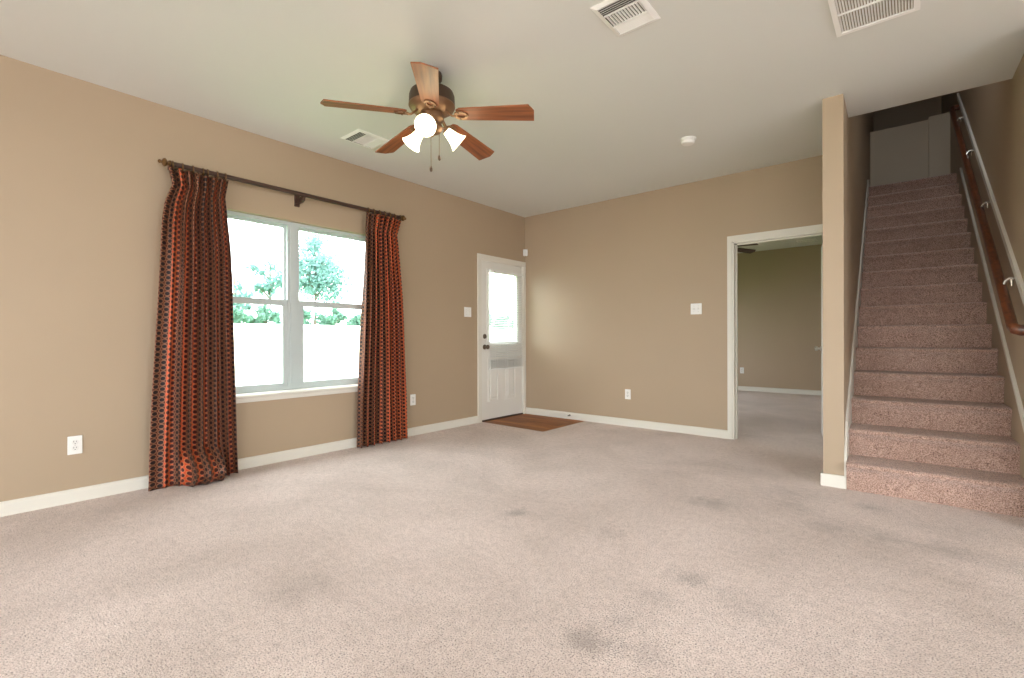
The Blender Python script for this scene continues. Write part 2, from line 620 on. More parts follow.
struct(MB().box(0, ST_W, 5.6, 5.7, 0.0, 2.85).build('wall_understair', M_WALL, loc=(*ST_O, 0), rotz=ST_R))
w = MB().box(0, ST_W, 4.95, 5.06, 3.07, 4.13)
w.box(0.66, ST_W, 4.83, 4.95, 3.07, 4.13)
struct(w.build('wall_landing', M_HALF, loc=(*ST_O, 0), rotz=ST_R))
w = MB().box(-0.123, ST_W + 0.12, 0.346, 6.5, 5.5, 5.6)
struct(w.build('ceiling_stairwell', M_CEIL, loc=(*ST_O, 0), rotz=ST_R))

# ------------------------------------------------------------------ ceiling
a = S(-0.123, 0.466)
b = S(ST_W + 0.12, 0.466)
c = MB().prism([(-0.15, YS - .15), (XE + .15, YS - .15), (XE + .15, -1.2), (b[0], -1.2), b[:2], a[:2], (3.63, 0.12), (-0.15, 0.12)], H, 3.07)
struct(c.build('ceiling', M_CEIL))
c = MB().box(-0.15, 3.66, 0.12, 5.15, H, 2.9)
struct(c.build('ceiling_bedroom', M_CEIL))


# ------------------------------------------------------------------ baseboards and trim
def base_prof(t=0.014, h=HB):
    return [(0, 0), (t, 0), (t, h - 0.018), (t * 0.75, h - 0.010), (t * 0.45, h - 0.003), (0, h)]


def baseboard(name, p0, p1, nrm, h=HB):
    """straight board from p0 to p1 (xy), nrm = direction into the room"""
    pr = base_prof(h=h)
    r0 = [(p0[0] + nrm[0] * t, p0[1] + nrm[1] * t, z) for t, z in pr]
    r1 = [(p1[0] + nrm[0] * t, p1[1] + nrm[1] * t, z) for t, z in pr]
    return struct(MB().loft([r0, r1]).build(name, M_TRIM))


baseboard('baseboard_left', (0, YS), (0, -0.958), (1, 0))
baseboard('baseboard_back', (0.0, 0), (DW[0] - 0.050, 0), (0, -1))
baseboard('baseboard_bedroom', (0, 5.0), (3.5, 5.0), (0, -1))
# cap around the end of the stair wall, in the turned frame
m = MB()
m.prism([(-0.137, 0.5), (-0.137, -0.014), (0.014, -0.014), (0.014, 0.02), (0.0, 0.02), (0.0, 0.0), (-0.123, 0.0), (-0.123, 0.5)], 0, HB)
struct(m.build('baseboard_pillar', M_TRIM, loc=(*ST_O, 0), rotz=ST_R))


def slope_board(name, u0, u1, off, thick, v0, v1, mat=M_TRIM):
    pts = [(v0, off - thick + SLOPE * v0), (v1, off - thick + SLOPE * v1), (v1, off + SLOPE * v1), (v0, off + SLOPE * v0)]
    return struct(MB().prism(pts, u0, u1, 'x').build(name, mat, loc=(*ST_O, 0), rotz=ST_R))


LSK = 0.36
m = MB()
m.prism([(0.0, 0.0), (0.02, 0.0), (4.05, 3.07), (4.35, 3.07), (4.35, 3.16), (3.92, LSK + SLOPE * 3.90), (0.12, LSK + SLOPE * 0.12), (0.0, 0.20)], 0.0, 0.014, 'x')
struct(m.build('trim_1', M_TRIM, loc=(*ST_O, 0), rotz=ST_R), 'white skirting board rising along the left side of the stairs')
o = slope_board('trim_2', ST_W - 0.016, ST_W, 0.517, 0.045, -0.25, 3.45)
o['label'] = 'thin white sloping trim strip above the stair treads on the right wall'
o = slope_board('trim_3', ST_W - 0.018, ST_W, 1.285, 0.060, -0.30, 3.72)
o['label'] = 'white sloping board behind the stair handrail'

# doorway casing and jamb in the back wall
m = MB()
cw = 0.050
for yy, d in ((-0.016, 0.016), (0.12, 0.016)):
    y0, y1 = yy, yy + d
    m.prism([(DW[0] - cw, 0), (DW[0] - 0.006, 0), (DW[0] - 0.006, DW[2] + 0.006), (DW[1] + 0.006, DW[2] + 0.006), (DW[1] + 0.006, 0), (3.655, 0), (3.655, DW[2] + cw + .012), (DW[0] - cw, DW[2] + cw + .012)], y0, y1, 'y')
m.box(DW[0] - 0.008, DW[0] + 0.014, -0.006, 0.126, 0, DW[2])
m.box(DW[1] - 0.014, DW[1] + 0.008, -0.006, 0.126, 0, DW[2])
m.box(DW[0], DW[1], -0.006, 0.126, DW[2] - 0.014, DW[2] + 0.008)
m.box(DW[0] + 0.014, DW[0] + 0.026, 0.05, 0.085, 0, DW[2] - 0.014)
m.box(DW[0], DW[1], 0.05, 0.085, DW[2] - 0.026, DW[2] - 0.014)
struct(m.build('trim_4', M_TRIM), 'white casing around the open bedroom doorway')

# bedroom door leaf, swung open behind the stair wall
d2 = struct(empty('door_2', (3.555, 0.13, 0), 1.735), 'open bedroom door seen edge on behind the stair wall')
m = MB().box(0, 0.76, 0.0, 0.035, 0.012, 2.02, 0.002)
m.build('door_panel', M_DOOR, d2)
kn = MB()
for sgn, y0 in ((1, 0.035), (-1, 0.0)):
    kn.lathe([(0.026, 0), (0.026, 0.008), (0.011, 0.012), (0.011, 0.030), (0.024, 0.038), (0.027, 0.050), (0.022, 0.060), (0.004, 0.064)], (0.70, y0, 0.93), (0, sgn, 0), 18)
kn.build('door_knob', M_NICKEL, d2, True)

# ------------------------------------------------------------------ window
wi = struct(empty('window_1', (0, -3.275, 0.60)), 'wide white double window over the back yard')
yc, z0 = -3.275, 0.60


def wbox(mb, x0, x1, y0, y1, za, zb, bev=0.0):
    mb.box(x0, x1, y0 - yc, y1 - yc, za - z0, zb - z0, bev)


ya, yb = WIN[0], WIN[1]
XF0, XF1 = -0.125, -0.055
m = MB()
for za, zb in ((0.60, 0.632), (2.050, 2.08)):
    wbox(m, XF0, XF1, ya, yb, za, zb)
for y0, y1 in ((ya, ya + 0.035), (yb - 0.035, yb), (-3.292, -3.188)):
    wbox(m, XF0, XF1, y0, y1, 0.632, 2.050)
wbox(m, XF1, XF1 + 0.006, -3.266, -3.214, 0.633, 2.049)
m.build('frame', M_VINYL, wi)
for (y0, y1) in ((ya + 0.035, -3.292), (-3.188, yb - 0.035)):
    s = MB()                                     # upper fixed sash, further out
    for za, zb in ((1.352, 1.388), (2.030, 2.052)):
        wbox(s, -0.118, -0.090, y0, y1, za, zb, 0.002)
    for q0, q1 in ((y0, y0 + 0.016), (y1 - 0.016, y1)):
        wbox(s, -0.118, -0.090, q0, q1, 1.388, 2.030)
    us = s.build('upper_sash', M_VINYL, wi)
    g = MB()
    wbox(g, -0.107, -0.103, y0 + .01, y1 - .01, 1.38, 2.04)
    g.build('pane', M_GLASS, us)
    s = MB()                                     # lower sash, nearer
    for za, zb in ((0.630, 0.664), (1.340, 1.392)):
        wbox(s, -0.088, -0.058, y0, y1, za, zb, 0.002)
    for q0, q1 in ((y0, y0 + 0.040), (y1 - 0.040, y1)):
        wbox(s, -0.088, -0.058, q0, q1, 0.664, 1.340)
    ls = s.build('lower_sash', M_VINYL, wi)
    g = MB()
    wbox(g, -0.075, -0.071, y0 + .03, y1 - .03, 0.655, 1.35)
    g.build('pane', M_GLASS, ls)
m = MB()
m.prism([(-0.055, 0.575), (0.055, 0.575), (0.062, 0.582), (0.062, 0.593), (0.055, 0.600), (-0.055, 0.604)], ya - 0.03, yb + 0.03, 'y')
m.prism([(0, 0.535), (0.020, 0.535), (0.026, 0.550), (0.032, 0.576), (0, 0.576)], ya - 0.02, yb + 0.02, 'y')
struct(m.build('trim_5', M_TRIM), 'white window sill and apron below the double window')

# ------------------------------------------------------------------ entry door
dr = struct(empty('door_1', (0, -0.475, 0)), 'white half glass entry door')
yo = -0.475
m = MB()
m.prism([(-0.960 - yo, 0), (-0.898 - yo, 0), (-0.898 - yo, 2.050), (-0.050 - yo, 2.050), (-0.050 - yo, 0), (-0.004 - yo, 0), (-0.004 - yo, 2.108), (-0.960 - yo, 2.108)], 0.0, 0.016, 'x')
m.box(-0.15, 0.006, -0.906 - yo, -0.888 - yo, 0, 2.05)
m.box(-0.15, 0.006, -0.062 - yo, -0.044 - yo, 0, 2.05)
m.box(-0.15, 0.006, -0.906 - yo, -0.044 - yo, 2.036, 2.056)
m.build('casing', M_TRIM, dr)
# slab with a glazed opening and two raised panels
SY0, SY1 = -0.886 - yo, -0.064 - yo
G = (-0.750 - yo, -0.185 - yo, 1.00, 1.905)
m = MB()
xs0, xs1 = -0.050, -0.008
m.box(xs0, xs1, SY0, G[0], 0.012, 2.034)
m.box(xs0, xs1, G[1], SY1, 0.012, 2.034)
m.box(xs0, xs1, G[0], G[1], 0.018, G[2])
m.box(xs0, xs1, G[0], G[1], G[3], 2.034)
slab = m.build('door_slab', M_DOOR, dr)
fr = MB()
gx = 0.012
gw = 0.035
fr.box(xs1, gx - .006, G[0] - gw, G[0] + .01, G[2] - gw, G[3] + gw, 0.004)
fr.box(xs1, gx - .006, G[1] - .01, G[1] + gw, G[2] - gw, G[3] + gw, 0.004)
fr.box(xs1, gx - .006, G[0] + .01, G[1] - .01, G[2] - gw, G[2] + .01, 0.004)
fr.box(xs1, gx - .006, G[0] + .01, G[1] - .01, G[3] - .01, G[3] + gw, 0.004)
fr.build('glazing_frame', M_DOOR, slab)
g = MB().box(-0.032, -0.028, G[0] - .01, G[1] + .01, G[2] - .01, G[3] + .01)
g.build('pane', M_GLASS, slab)
for (p0, p1) in ((-0.765, -0.555), (-0.415, -0.205)):
    p = MB()
    q0, q1 = p0 - yo, p1 - yo
    za, zb = 0.235, 0.80
    t = 0.022
    p.box(xs1, xs1 + 0.009, q0, q0 + t, za, zb, 0.004)
    p.box(xs1, xs1 + 0.009, q1 - t, q1, za, zb, 0.004)
    p.box(xs1, xs1 + 0.009, q0 + t, q1 - t, za, za + t, 0.004)
    p.box(xs1, xs1 + 0.009, q0 + t, q1 - t, zb - t, zb, 0.004)
    # raised field with sloping edges
    a0, a1, b0, b1 = q0 + t + .018, q1 - t - .018, za + t + .018, zb - t - .018
    p.loft([[(xs1, a0, b0), (xs1, a1, b0), (xs1, a1, b1), (xs1, a0, b1)],
            [(xs1 + .008, a0 + .014, b0 + .014), (xs1 + .008, a1 - .014, b0 + .014), (xs1 + .008, a1 - .014, b1 - .014), (xs1 + .008, a0 + .014, b1 - .014)]])
    p.build('raised_panel', M_DOOR, slab)
k = MB().lathe([(0.032, 0), (0.032, 0.006), (0.026, 0.010), (0.012, 0.014), (0.011, 0.034), (0.022, 0.040), (0.029, 0.052), (0.028, 0.062), (0.018, 0.072), (0.003, 0.075)], (xs1, -0.822 - yo, 0.94), (1, 0, 0), 22)
k.build('door_knob', M_KNOB, dr, True)
k = MB().lathe([(0.031, 0), (0.031, 0.008), (0.027, 0.013), (0.020, 0.015), (0.003, 0.016)], (xs1, -0.822 - yo, 1.075), (1, 0, 0), 22)
k.box(xs1 + .014, xs1 + .030, -0.826 - yo, -0.818 - yo, 1.058, 1.092, 0.002)
k.build('deadbolt', M_KNOB, dr, True)
for z in (0.25, 1.02, 1.80):
    h = MB().lathe([(0.007, 0), (0.007, 0.09)], (xs1 + 0.006, -0.063 - yo, z), (0, 0, 1), 10)
    h.box(xs1 - 0.002, xs1 + 0.004, -0.085 - yo, -0.060 - yo, z, z + 0.09)
    h.build('hinge', M_TRIM, dr, True)
m = MB().prism([(-0.15, -0.1), (0.0, -0.1), (0.0, -0.003), (0.012, -0.003), (0.004, 0.016), (-0.15, 0.018)], SY0 - .002, SY1 + .002, 'y')
m.build('threshold', M_ROD, dr)

# blind on the door glass
bl = empty('window_blind', (0.012, -0.435, 1.93))
tag(bl, 'white slatted blind hanging over the glass of the entry door', 'blind')
hw = 0.325
MB().box(-0.004, 0.038, -hw, hw, -0.035, 0.0, 0.003).build('headrail', M_BLIND, bl)
m = MB()


def slat(m, z, tilt, hwid):
    pts = []
    for t in (-1, -0.33, 0.33, 1):
        pts.append((0.017 + 0.0125 * t * math.cos(tilt), z + 0.0125 * t * math.sin(tilt) + 0.002 * (1 - t * t)))
    up = [(x, z_ + 0.0020) for x, z_ in pts]
    m.prism(pts + up[::-1], -hwid, hwid, 'y')


z = -0.06
while z > -1.14:
    slat(m, z, -0.42, hw)
    z -= 0.0235
m.build('slats', M_BLIND, bl)
m = MB()
z = -1.155
while z > -1.255:
    slat(m, z, 0.05, hw)
    z -= 0.0095
m.build('stacked_slats', M_BLIND, bl)
MB().box(0.002, 0.032, -hw, hw, -1.282, -1.262, 0.003).build('bottom_rail', M_BLIND, bl)
m = MB()
for y in (-0.24, 0.0, 0.24):
    for x in (0.002, 0.032):
        m.tube([(x, y, -0.03), (x, y, -1.265)], 0.0012, 6)
m.build('ladder_cord', M_BLIND, bl)
m = MB().tube([(0.040, -0.255, -0.02), (0.042, -0.255, -0.62)], 0.004, 8)
m.build('tilt_wand', M_KNOB, bl, True)


# ------------------------------------------------------------------ wall plates and small fittings
def face(nrm):
    """rotation about z so that local -y looks along nrm"""
    return math.atan2(nrm[0], -nrm[1])


def outlet(loc, nrm, label, group=None):
    o = empty('wall_outlet', loc, face(nrm))
    tag(o, label, 'outlet', group)
    MB().box(-0.036, 0.036, -0.006, 0, -0.059, 0.059, 0.003).build('cover_plate', M_PLATE, o)
    for dz in (-0.0195, 0.0195):
        pts = [(0.017 * math.cos(t), dz + max(-0.0145, min(0.0145, 0.018 * math.sin(t)))) for t in [2 * PI * i / 24 for i in range(24)]]
        s = MB().prism(pts, -0.0085, -0.003, 'y').build('socket', M_PLATE2, o)
        h = MB()
        for dx, hh in ((-0.0064, 0.0045), (0.0064, 0.0036)):
            h.box(dx - 0.0012, dx + 0.0012, -0.0092, -0.0082, dz + 0.002 - hh + .002, dz + 0.002 + hh + .002)
        h.lathe([(0.0026, 0), (0.0026, 0.001)], (0, -0.0082, dz - 0.008), (0, -1, 0), 10)
        h.build('slot', M_SLOT, s)
    MB().lathe([(0.0035, 0), (0.003, 0.0014)], (0, -0.006, 0), (0, -1, 0), 12).build('screw', M_NICKEL, o)
    return o


def switch(loc, nrm, label, gangs=2):
    o = empty('light_switch', loc, face(nrm))
    tag(o, label, 'light switch')
    hw_ = 0.036 + 0.023 * (gangs - 1)
    MB().box(-hw_, hw_, -0.006, 0, -0.059, 0.059, 0.003).build('cover_plate', M_PLATE, o)
    for g_ in range(gangs):
        dx = (g_ - (gangs - 1) / 2) * 0.046
        t = MB()
        t.box(dx - 0.006, dx + 0.006, -0.008, -0.005, -0.012, 0.012)
        t.prism([(-0.006, -0.010), (-0.006, 0.010), (-0.016, 0.010), (-0.018, 0.006), (-0.009, -0.006)], dx - 0.0042, dx + 0.0042, 'x')
        t.build('toggle', M_PLATE2, o)
        for dz in (-0.030, 0.030):
            MB().lathe([(0.0035, 0), (0.003, 0.0014)], (dx, -0.006, dz), (0, -1, 0), 10).build('screw', M_NICKEL, o)
    return o


outlet((0, -4.692, 0.367), (1, 0), 'white wall outlet on the window wall, outer side of the puddled curtain')
outlet((0, -1.967, 0.386), (1, 0), 'white wall outlet on the window wall between curtain and entry door')
outlet((1.556, 0, 0.380), (0, -1), 'white wall outlet low on the wall between entry door and doorway')
outlet((1.555, 5.0, 0.40), (0, -1), 'white wall outlet in the room beyond the open doorway')
switch((0, -1.130, 1.371), (1, 0), 'white double light switch beside the entry door')
switch((2.360, 0, 1.362), (0, -1), 'white double light switch beside the open doorway')

# motion sensor in the corner above the door
ms = empty('motion_sensor', (0.030, -0.030, 2.239), math.radians(45))
tag(ms, 'small white motion sensor high in the corner above the entry door', 'motion sensor')
MB().box(-0.030, 0.030, -0.022, 0.026, -0.044, 0.044, 0.006).build('housing', M_PLATE, ms)
MB().box(-0.016, 0.016, -0.027, -0.018, -0.022, 0.014, 0.004).build('lens', M_PLATE2, ms)

# door stop on the baseboard
ds = empty('door_stop', (0.745, -0.014, 0.050))
tag(ds, 'small spring door stop on the baseboard above the plank patch', 'door stop')
sp = [(0.006 * math.cos(t * 0.9), -t * 0.0007, 0.006 * math.sin(t * 0.9)) for t in range(0, 85)]
MB().tube(sp, 0.0013, 6).build('spring', M_KNOB, ds, True)
MB().lathe([(0.012, 0), (0.012, 0.004), (0.006, 0.008)], (0, 0, 0), (0, -1, 0), 14).build('mount', M_KNOB, ds, True)
MB().lathe([(0.008, 0), (0.009, 0.004), (0.009, 0.012), (0.006, 0.016)], (0, -0.058, 0), (0, -1, 0), 14).build('rubber_tip', M_PLATE2, ds, True)

# smoke detector
sd = empty('smoke_detector', (2.69, -1.164, H))
tag(sd, 'round white smoke detector on the ceiling', 'smoke detector')
MB().lathe([(0.066, 0), (0.066, -0.010), (0.062, -0.014)], n=36).build('base_ring', M_PLATE, sd, True)
MB().lathe([(0.056, -0.012), (0.056, -0.030), (0.048, -0.042), (0.030, -0.048), (0.004, -0.049)], n=36).build('cover', M_PLATE, sd, True)
MB().lathe([(0.058, -0.018), (0.058, -0.024)], n=36).build('vent_slot', M_PLATE2, sd, True)


# ------------------------------------------------------------------ ceiling vents
def register(x0, x1, y0, y1, label, z=H, tilts=(2.3, 2.0, 0.6)):
    cx, cy = (x0 + x1) / 2, (y0 + y1) / 2
    o = empty('ceiling_vent', (cx, cy, z))
    tag(o, label, 'vent')
    hx, hy = (x1 - x0) / 2, (y1 - y0) / 2
    b = 0.026
    f = MB()

    def strip(p, q, r, s):
        f.loft([[(p[0], p[1], 0), (q[0], q[1], 0), (r[0], r[1], -0.009), (s[0], s[1], -0.009)],
                [(p[0], p[1], -0.003), (q[0], q[1], -0.003), (r[0], r[1], -0.011), (s[0], s[1], -0.011)]])
    O = [(-hx, -hy), (hx, -hy), (hx, hy), (-hx, hy)]
    I = [(-hx + b, -hy + b), (hx - b, -hy + b), (hx - b, hy - b), (-hx + b, hy - b)]
    for i in range(4):
        j = (i + 1) % 4
        strip(O[i], O[j], I[j], I[i])
    f.build('frame', M_VENT, o)
    MB().box(-hx + .01, hx - .01, -hy + .01, hy - .01, -0.0012, -0.0002).build('duct', M_DUCT, o)
    ix, iy = hx - b, hy - b
    y1_, y2_ = -iy + 2 * iy * 0.29, -iy + 2 * iy * 0.70

    def lou(mb, along, c0, c1, p, tilt):
        d, h = 0.0060, 0.0075
        if along == 'x':
            mb.prism([(p - d * math.cos(tilt), -0.002), (p + 0.0028 - d * math.cos(tilt), -0.002), (p + 0.0028 + d * math.cos(tilt) * .6, -0.002 - h), (p + d * math.cos(tilt) * .6, -0.002 - h)], c0, c1, 'x')
        else:
            mb.prism([(p - d * math.cos(tilt), -0.002), (p + 0.0028 - d * math.cos(tilt), -0.002), (p + 0.0028 + d * math.cos(tilt) * .6, -0.002 - h), (p + d * math.cos(tilt) * .6, -0.002 - h)], c0, c1, 'y')
    for nm, al, s0, s1, n, tl in (('front', 'x', -iy, y1_, 5, tilts[0]), ('mid', 'y', -ix, ix, 12, tilts[1]), ('rear', 'x', y2_, iy, 6, tilts[2])):
        m_ = MB()
        for i in range(n):
            p = s0 + (s1 - s0) * (i + 0.5) / n
            if al == 'x':
                lou(m_, 'x', -ix, ix, p, tl)
            else:
                lou(m_, 'y', y1_ + .004, y2_ - .004, p, tl)
        m_.build('louver_bank', M_VENT, o)
    for yy in (y1_, y2_):
        MB().box(-ix, ix, yy - 0.003, yy + 0.003, -0.011, -0.001).build('divider', M_VENT, o)
    return o


register(2.885, 3.132, -3.107, -2.800, 'white ceiling vent between the fan and the large return grille')
register(0.46, 0.735, -3.085, -2.775, 'white ceiling vent near the window wall behind the fan')
register(2.60, 2.90, 4.33, 4.55, 'ceiling vent in the room beyond the open doorway', tilts=(2.3, 2.0, 2.3))

rg = empty('return_grille', (4.005, -2.40, H))
tag(rg, 'large white return air grille on the ceiling near the stairs', 'vent')
hx, hy = 0.178, 0.385
f = MB()
b_ = 0.026
f.box(-hx, -hx + b_, -hy, hy, -0.010, 0, 0.002)
f.box(hx - b_, hx, -hy, hy, -0.010, 0, 0.002)
f.box(-hx + b_, hx - b_, -hy, -hy + b_, -0.010, 0, 0.002)
f.box(-hx + b_, hx - b_, hy - b_, hy, -0.010, 0, 0.002)
f.build('frame', M_VENT, rg)
MB().box(-hx + .01, hx - .01, -hy + .01, hy - .01, -0.0012, -0.0002).build('filter', M_FILTER, rg)
m = MB()
n = 25
for i in range(n):
    x = -hx + b_ + (2 * hx - 2 * b_) * (i + 0.5) / n
    m.prism([(x - 0.004, -0.0085), (x - 0.003, -0.0085), (x + 0.003, -0.0012), (x + 0.002, -0.0012)], -hy + b_, hy - b_, 'y')
m.build('louver_bank', M_VENT, rg)
for yy in (-0.135, 0.175):
    MB().box(-hx + b_, hx - b_, yy - 0.004, yy + 0.004, -0.0098, -0.001).build('divider', M_VENT, rg)


# ------------------------------------------------------------------ ceiling fans
def blade_mesh():
    m = MB()
    # plan outline, wider towards the tip, clipped corners
    out = [(0.170, -0.040), (0.195, -0.054), (0.636, -0.072), (0.664, -0.018), (0.652, 0.072), (0.195, 0.054), (0.170, 0.040)]
    tilt = math.radians(-12)
    c_, s_ = math.cos(tilt), math.sin(tilt)
    top = [(x, y * c_, y * s_ + 0.004) for x, y in out]
    bot = [(x, y * c_, y * s_ - 0.004) for x, y in out]
    m.loft([bot, top])
    return m


def iron_mesh():
    m = MB()
    m.tube([(0.085, 0, 0.030), (0.11, 0, 0.008), (0.135, 0, -0.010), (0.16, 0, -0.014)], [0.013, 0.013, 0.012, 0.010], 10, 0.55)
    tilt = math.radians(-12)

    def T(x, y, dz):
        return (x, y * math.cos(tilt), y * math.sin(tilt) + dz)
    # open shield: ring plate under the blade root
    ring_o, ring_i = [], []
    n = 24
    for i in range(n):
        a_ = 2 * PI * i / n
        ring_o.append((0.195 + 0.046 * math.cos(a_), 0.038 * math.sin(a_)))
        ring_i.append((0.198 + 0.027 * math.cos(a_), 0.019 * math.sin(a_)))
    bm = m.bm
    vo = [[bm.verts.new(T(x, y, dz)) for x, y in ring_o] for dz in (-0.013, -0.005)]
    vi = [[bm.verts.new(T(x, y, dz)) for x, y in ring_i] for dz in (-0.013, -0.005)]
    for i in range(n):
        j = (i + 1) % n
        bm.faces.new((vo[0][i], vi[0][i], vi[0][j], vo[0][j]))
        bm.faces.new((vo[1][i], vo[1][j], vi[1][j], vi[1][i]))
        bm.faces.new((vo[0][i], vo[0][j], vo[1][j], vo[1][i]))
        bm.faces.new((vi[0][i], vi[1][i], vi[1][j], vi[0][j]))
    return m


def ceiling_fan(loc, ang0, label, lit, sangle):
    fan = empty('ceiling_fan', loc)
    tag(fan, label, 'ceiling fan')
    zb = -0.262                      # blade plane below the ceiling
    MB().lathe([(0.062, 0.0), (0.066, -0.014), (0.064, -0.040), (0.048, -0.062), (0.024, -0.072)], n=32).build('canopy', M_BRONZE, fan, True)
    MB().lathe([(0.0135, -0.060), (0.0135, -0.125)], n=16).build('downrod', M_BRONZE, fan, True)
    MB().lathe([(0.030, -0.100), (0.070, -0.102), (0.112, -0.110), (0.136, -0.126), (0.144, -0.148), (0.146, -0.204)], n=44).build('motor_housing', M_BRONZE, fan, True)
    MB().lathe([(0.146, -0.204), (0.147, -0.212), (0.138, -0.228), (0.112, -0.244), (0.082, -0.254), (0.070, -0.258)], n=44).build('motor_skirt', M_COPPER, fan, True)
    bmh, imh = blade_mesh(), iron_mesh()
    b0 = bmh.build('blade', M_BLADE if lit else M_ROD, fan)  # bedroom fan: backlit darkness put into the blade colour
    b0.location = (0, 0, zb)
    i0 = imh.build('blade_iron', M_COPPER, b0, True)
    for dx, dy in ((0.185, -0.028), (0.185, 0.028), (0.232, 0.0)):
        MB().lathe([(0.006, 0), (0.005, -0.004), (0.001, -0.005)], (dx, dy, -0.012 + dy * -0.21), (0, 0, 1), 10).build('blade_screw', M_BRONZE, b0, True)
    for k_ in range(5):
        bk = b0 if k_ == 0 else copy_tree(b0, fan)
        bk.rotation_euler = (0, math.radians(4.6), ang0 + k_ * 2 * PI / 5)
    if not lit:
        MB().lathe([(0.070, -0.286), (0.085, -0.300), (0.085, -0.330), (0.060, -0.350), (0.01, -0.358)], n=32).build('switch_housing', M_BRONZE, fan, True)
        return fan
    MB().lathe([(0.070, -0.256), (0.076, -0.266), (0.076, -0.296), (0.060, -0.310), (0.050, -0.318), (0.064, -0.330), (0.068, -0.350), (0.056, -0.372), (0.030, -0.386), (0.012, -0.392), (0.010, -0.402), (0.002, -0.406)], n=36).build('light_kit', M_COPPER, fan, True)
    for k_ in range(3):
        a_ = sangle + k_ * 2 * PI / 3
        rad = Vector((math.cos(a_), math.sin(a_), 0))
        axis = (rad * 0.80 + Vector((0, 0, -0.60))).normalized()
        p0 = rad * 0.058 + Vector((0, 0, -0.332))
        p1 = rad * 0.082 + Vector((0, 0, -0.336))
        arm = MB().tube([p0, p1, p1 + axis * 0.012], 0.009, 10)
        arm.lathe([(0.020, 0), (0.024, 0.008), (0.026, 0.026)], p1 + axis * 0.006, axis, 20)
        arm = arm.build('lamp_arm', M_COPPER, fan, True)
        o_ = p1 + axis * 0.014
        sh = MB().lathe([(0.0205, 0.0000), (0.0260, 0.0056), (0.0316, 0.0279), (0.0372, 0.0558), (0.0465, 0.0837), (0.0595, 0.1079), (0.0660, 0.1153), (0.0632, 0.1153), (0.0558, 0.1060), (0.0428, 0.0828), (0.0335, 0.0558), (0.0279, 0.0279), (0.0223, 0.0093)], o_, axis, 32, cap=False)
        sh = sh.build('lamp_shade', M_SHADE, fan, True)
        MB().lathe([(0.010, 0.004), (0.013, 0.020), (0.024, 0.048), (0.028, 0.066), (0.023, 0.086), (0.010, 0.096), (0.002, 0.098)], o_, axis, 20).build('bulb', M_SHADE, sh, True)
        ld = bpy.data.lights.new('fan bulb light', 'POINT')
        ld.energy = FAN_W
        ld.color = (1.0, 0.90, 0.60)
        ld.shadow_soft_size = 0.04
        lo = bpy.data.objects.new('fan_bulb_light', ld)
        COL.objects.link(lo)
        lo.parent = fan
        lo.location = o_ + axis * 0.135 - Vector((0, 0, 0.05))
    for (dx, dy, zl) in ((0.004, -0.012, -0.605), (0.046, 0.020, -0.535)):
        ch = MB().tube([(dx, dy, -0.380), (dx, dy, zl)], 0.0016, 6).build('pull_chain', M_GOLD, fan, True)
        MB().lathe([(0.002, 0.012), (0.005, 0.006), (0.009, -0.006), (0.009, -0.018), (0.004, -0.026)], (dx, dy, zl), (0, 0, 1), 14).build('pull_knob', M_BRONZE, ch, True)
    return fan


FAN_W = 1.4
ceiling_fan((1.798, -3.230, H), math.radians(28.0), 'bronze ceiling fan with five cherry wood blades and three lit glass shades', True, math.radians(307))
ceiling_fan((1.80, 2.60, H), math.radians(51.0), 'dark ceiling fan partly seen in the room beyond the open doorway', False, 0)

# ------------------------------------------------------------------ curtain rod, rings and curtains
RX, RZ = 0.115, 2.294
rod = empty('curtain_rod', (RX, -3.215, RZ))
tag(rod, 'dark brown wooden curtain rod with finials above the double window', 'curtain rod')
R0, R1 = -4.195, -2.215
MB().lathe([(0.0175, R0 + 3.215), (0.0175, R1 + 3.215)], (0, 0, 0), (0, 1, 0), 20).build('pole', M_ROD, rod, True)
fin = [(0.0175, 0.0), (0.022, 0.004), (0.022, 0.012), (0.014, 0.016), (0.013, 0.022), (0.024, 0.028), (0.030, 0.036), (0.030, 0.042), (0.020, 0.050), (0.011, 0.054), (0.009, 0.058), (0.014, 0.064), (0.014, 0.070), (0.007, 0.076), (0.001, 0.078)]
MB().lathe(fin, (0, R0 + 3.215, 0), (0, -1, 0), 20).build('finial', M_GOLD, rod, True)
MB().lathe(fin, (0, R1 + 3.215, 0), (0, 1, 0), 20).build('finial', M_GOLD, rod, True)
for y in (-4.165, -3.235, -2.235):
    m = MB()
    yy = y + 3.215
    if y != -3.235:
        m.box(-RX, -RX + 0.014, yy - 0.022, yy + 0.022, -0.016, 0.040, 0.003)
        m.box(-RX + .01, -0.012, yy - 0.010, yy + 0.010, -0.010, 0.010, 0.003)
        m.build('bracket', M_ROD, rod)
        continue
    m.box(-RX, -RX + 0.014, yy - 0.022, yy + 0.022, -0.085, 0.030, 0.003)
    m.prism([(-RX + .01, -0.010), (-RX + .01, -0.060), (-0.020, -0.062), (0.012, -0.050), (0.022, -0.018), (0.0, -0.019), (-0.022, -0.014), (-0.05, -0.018)], yy - 0.013, yy + 0.013, 'y')
    m.build('bracket', M_ROD, rod)


def interp(tab, z):
    tab = sorted(tab)
    if z <= tab[0][0]:
        return tab[0][1]
    for (a0, b0), (a1, b1) in zip(tab[:-1], tab[1:]):
        if z <= a1:
            t = (z - a0) / (a1 - a0)
            return b0 + (b1 - b0) * t
    return tab[-1][1]


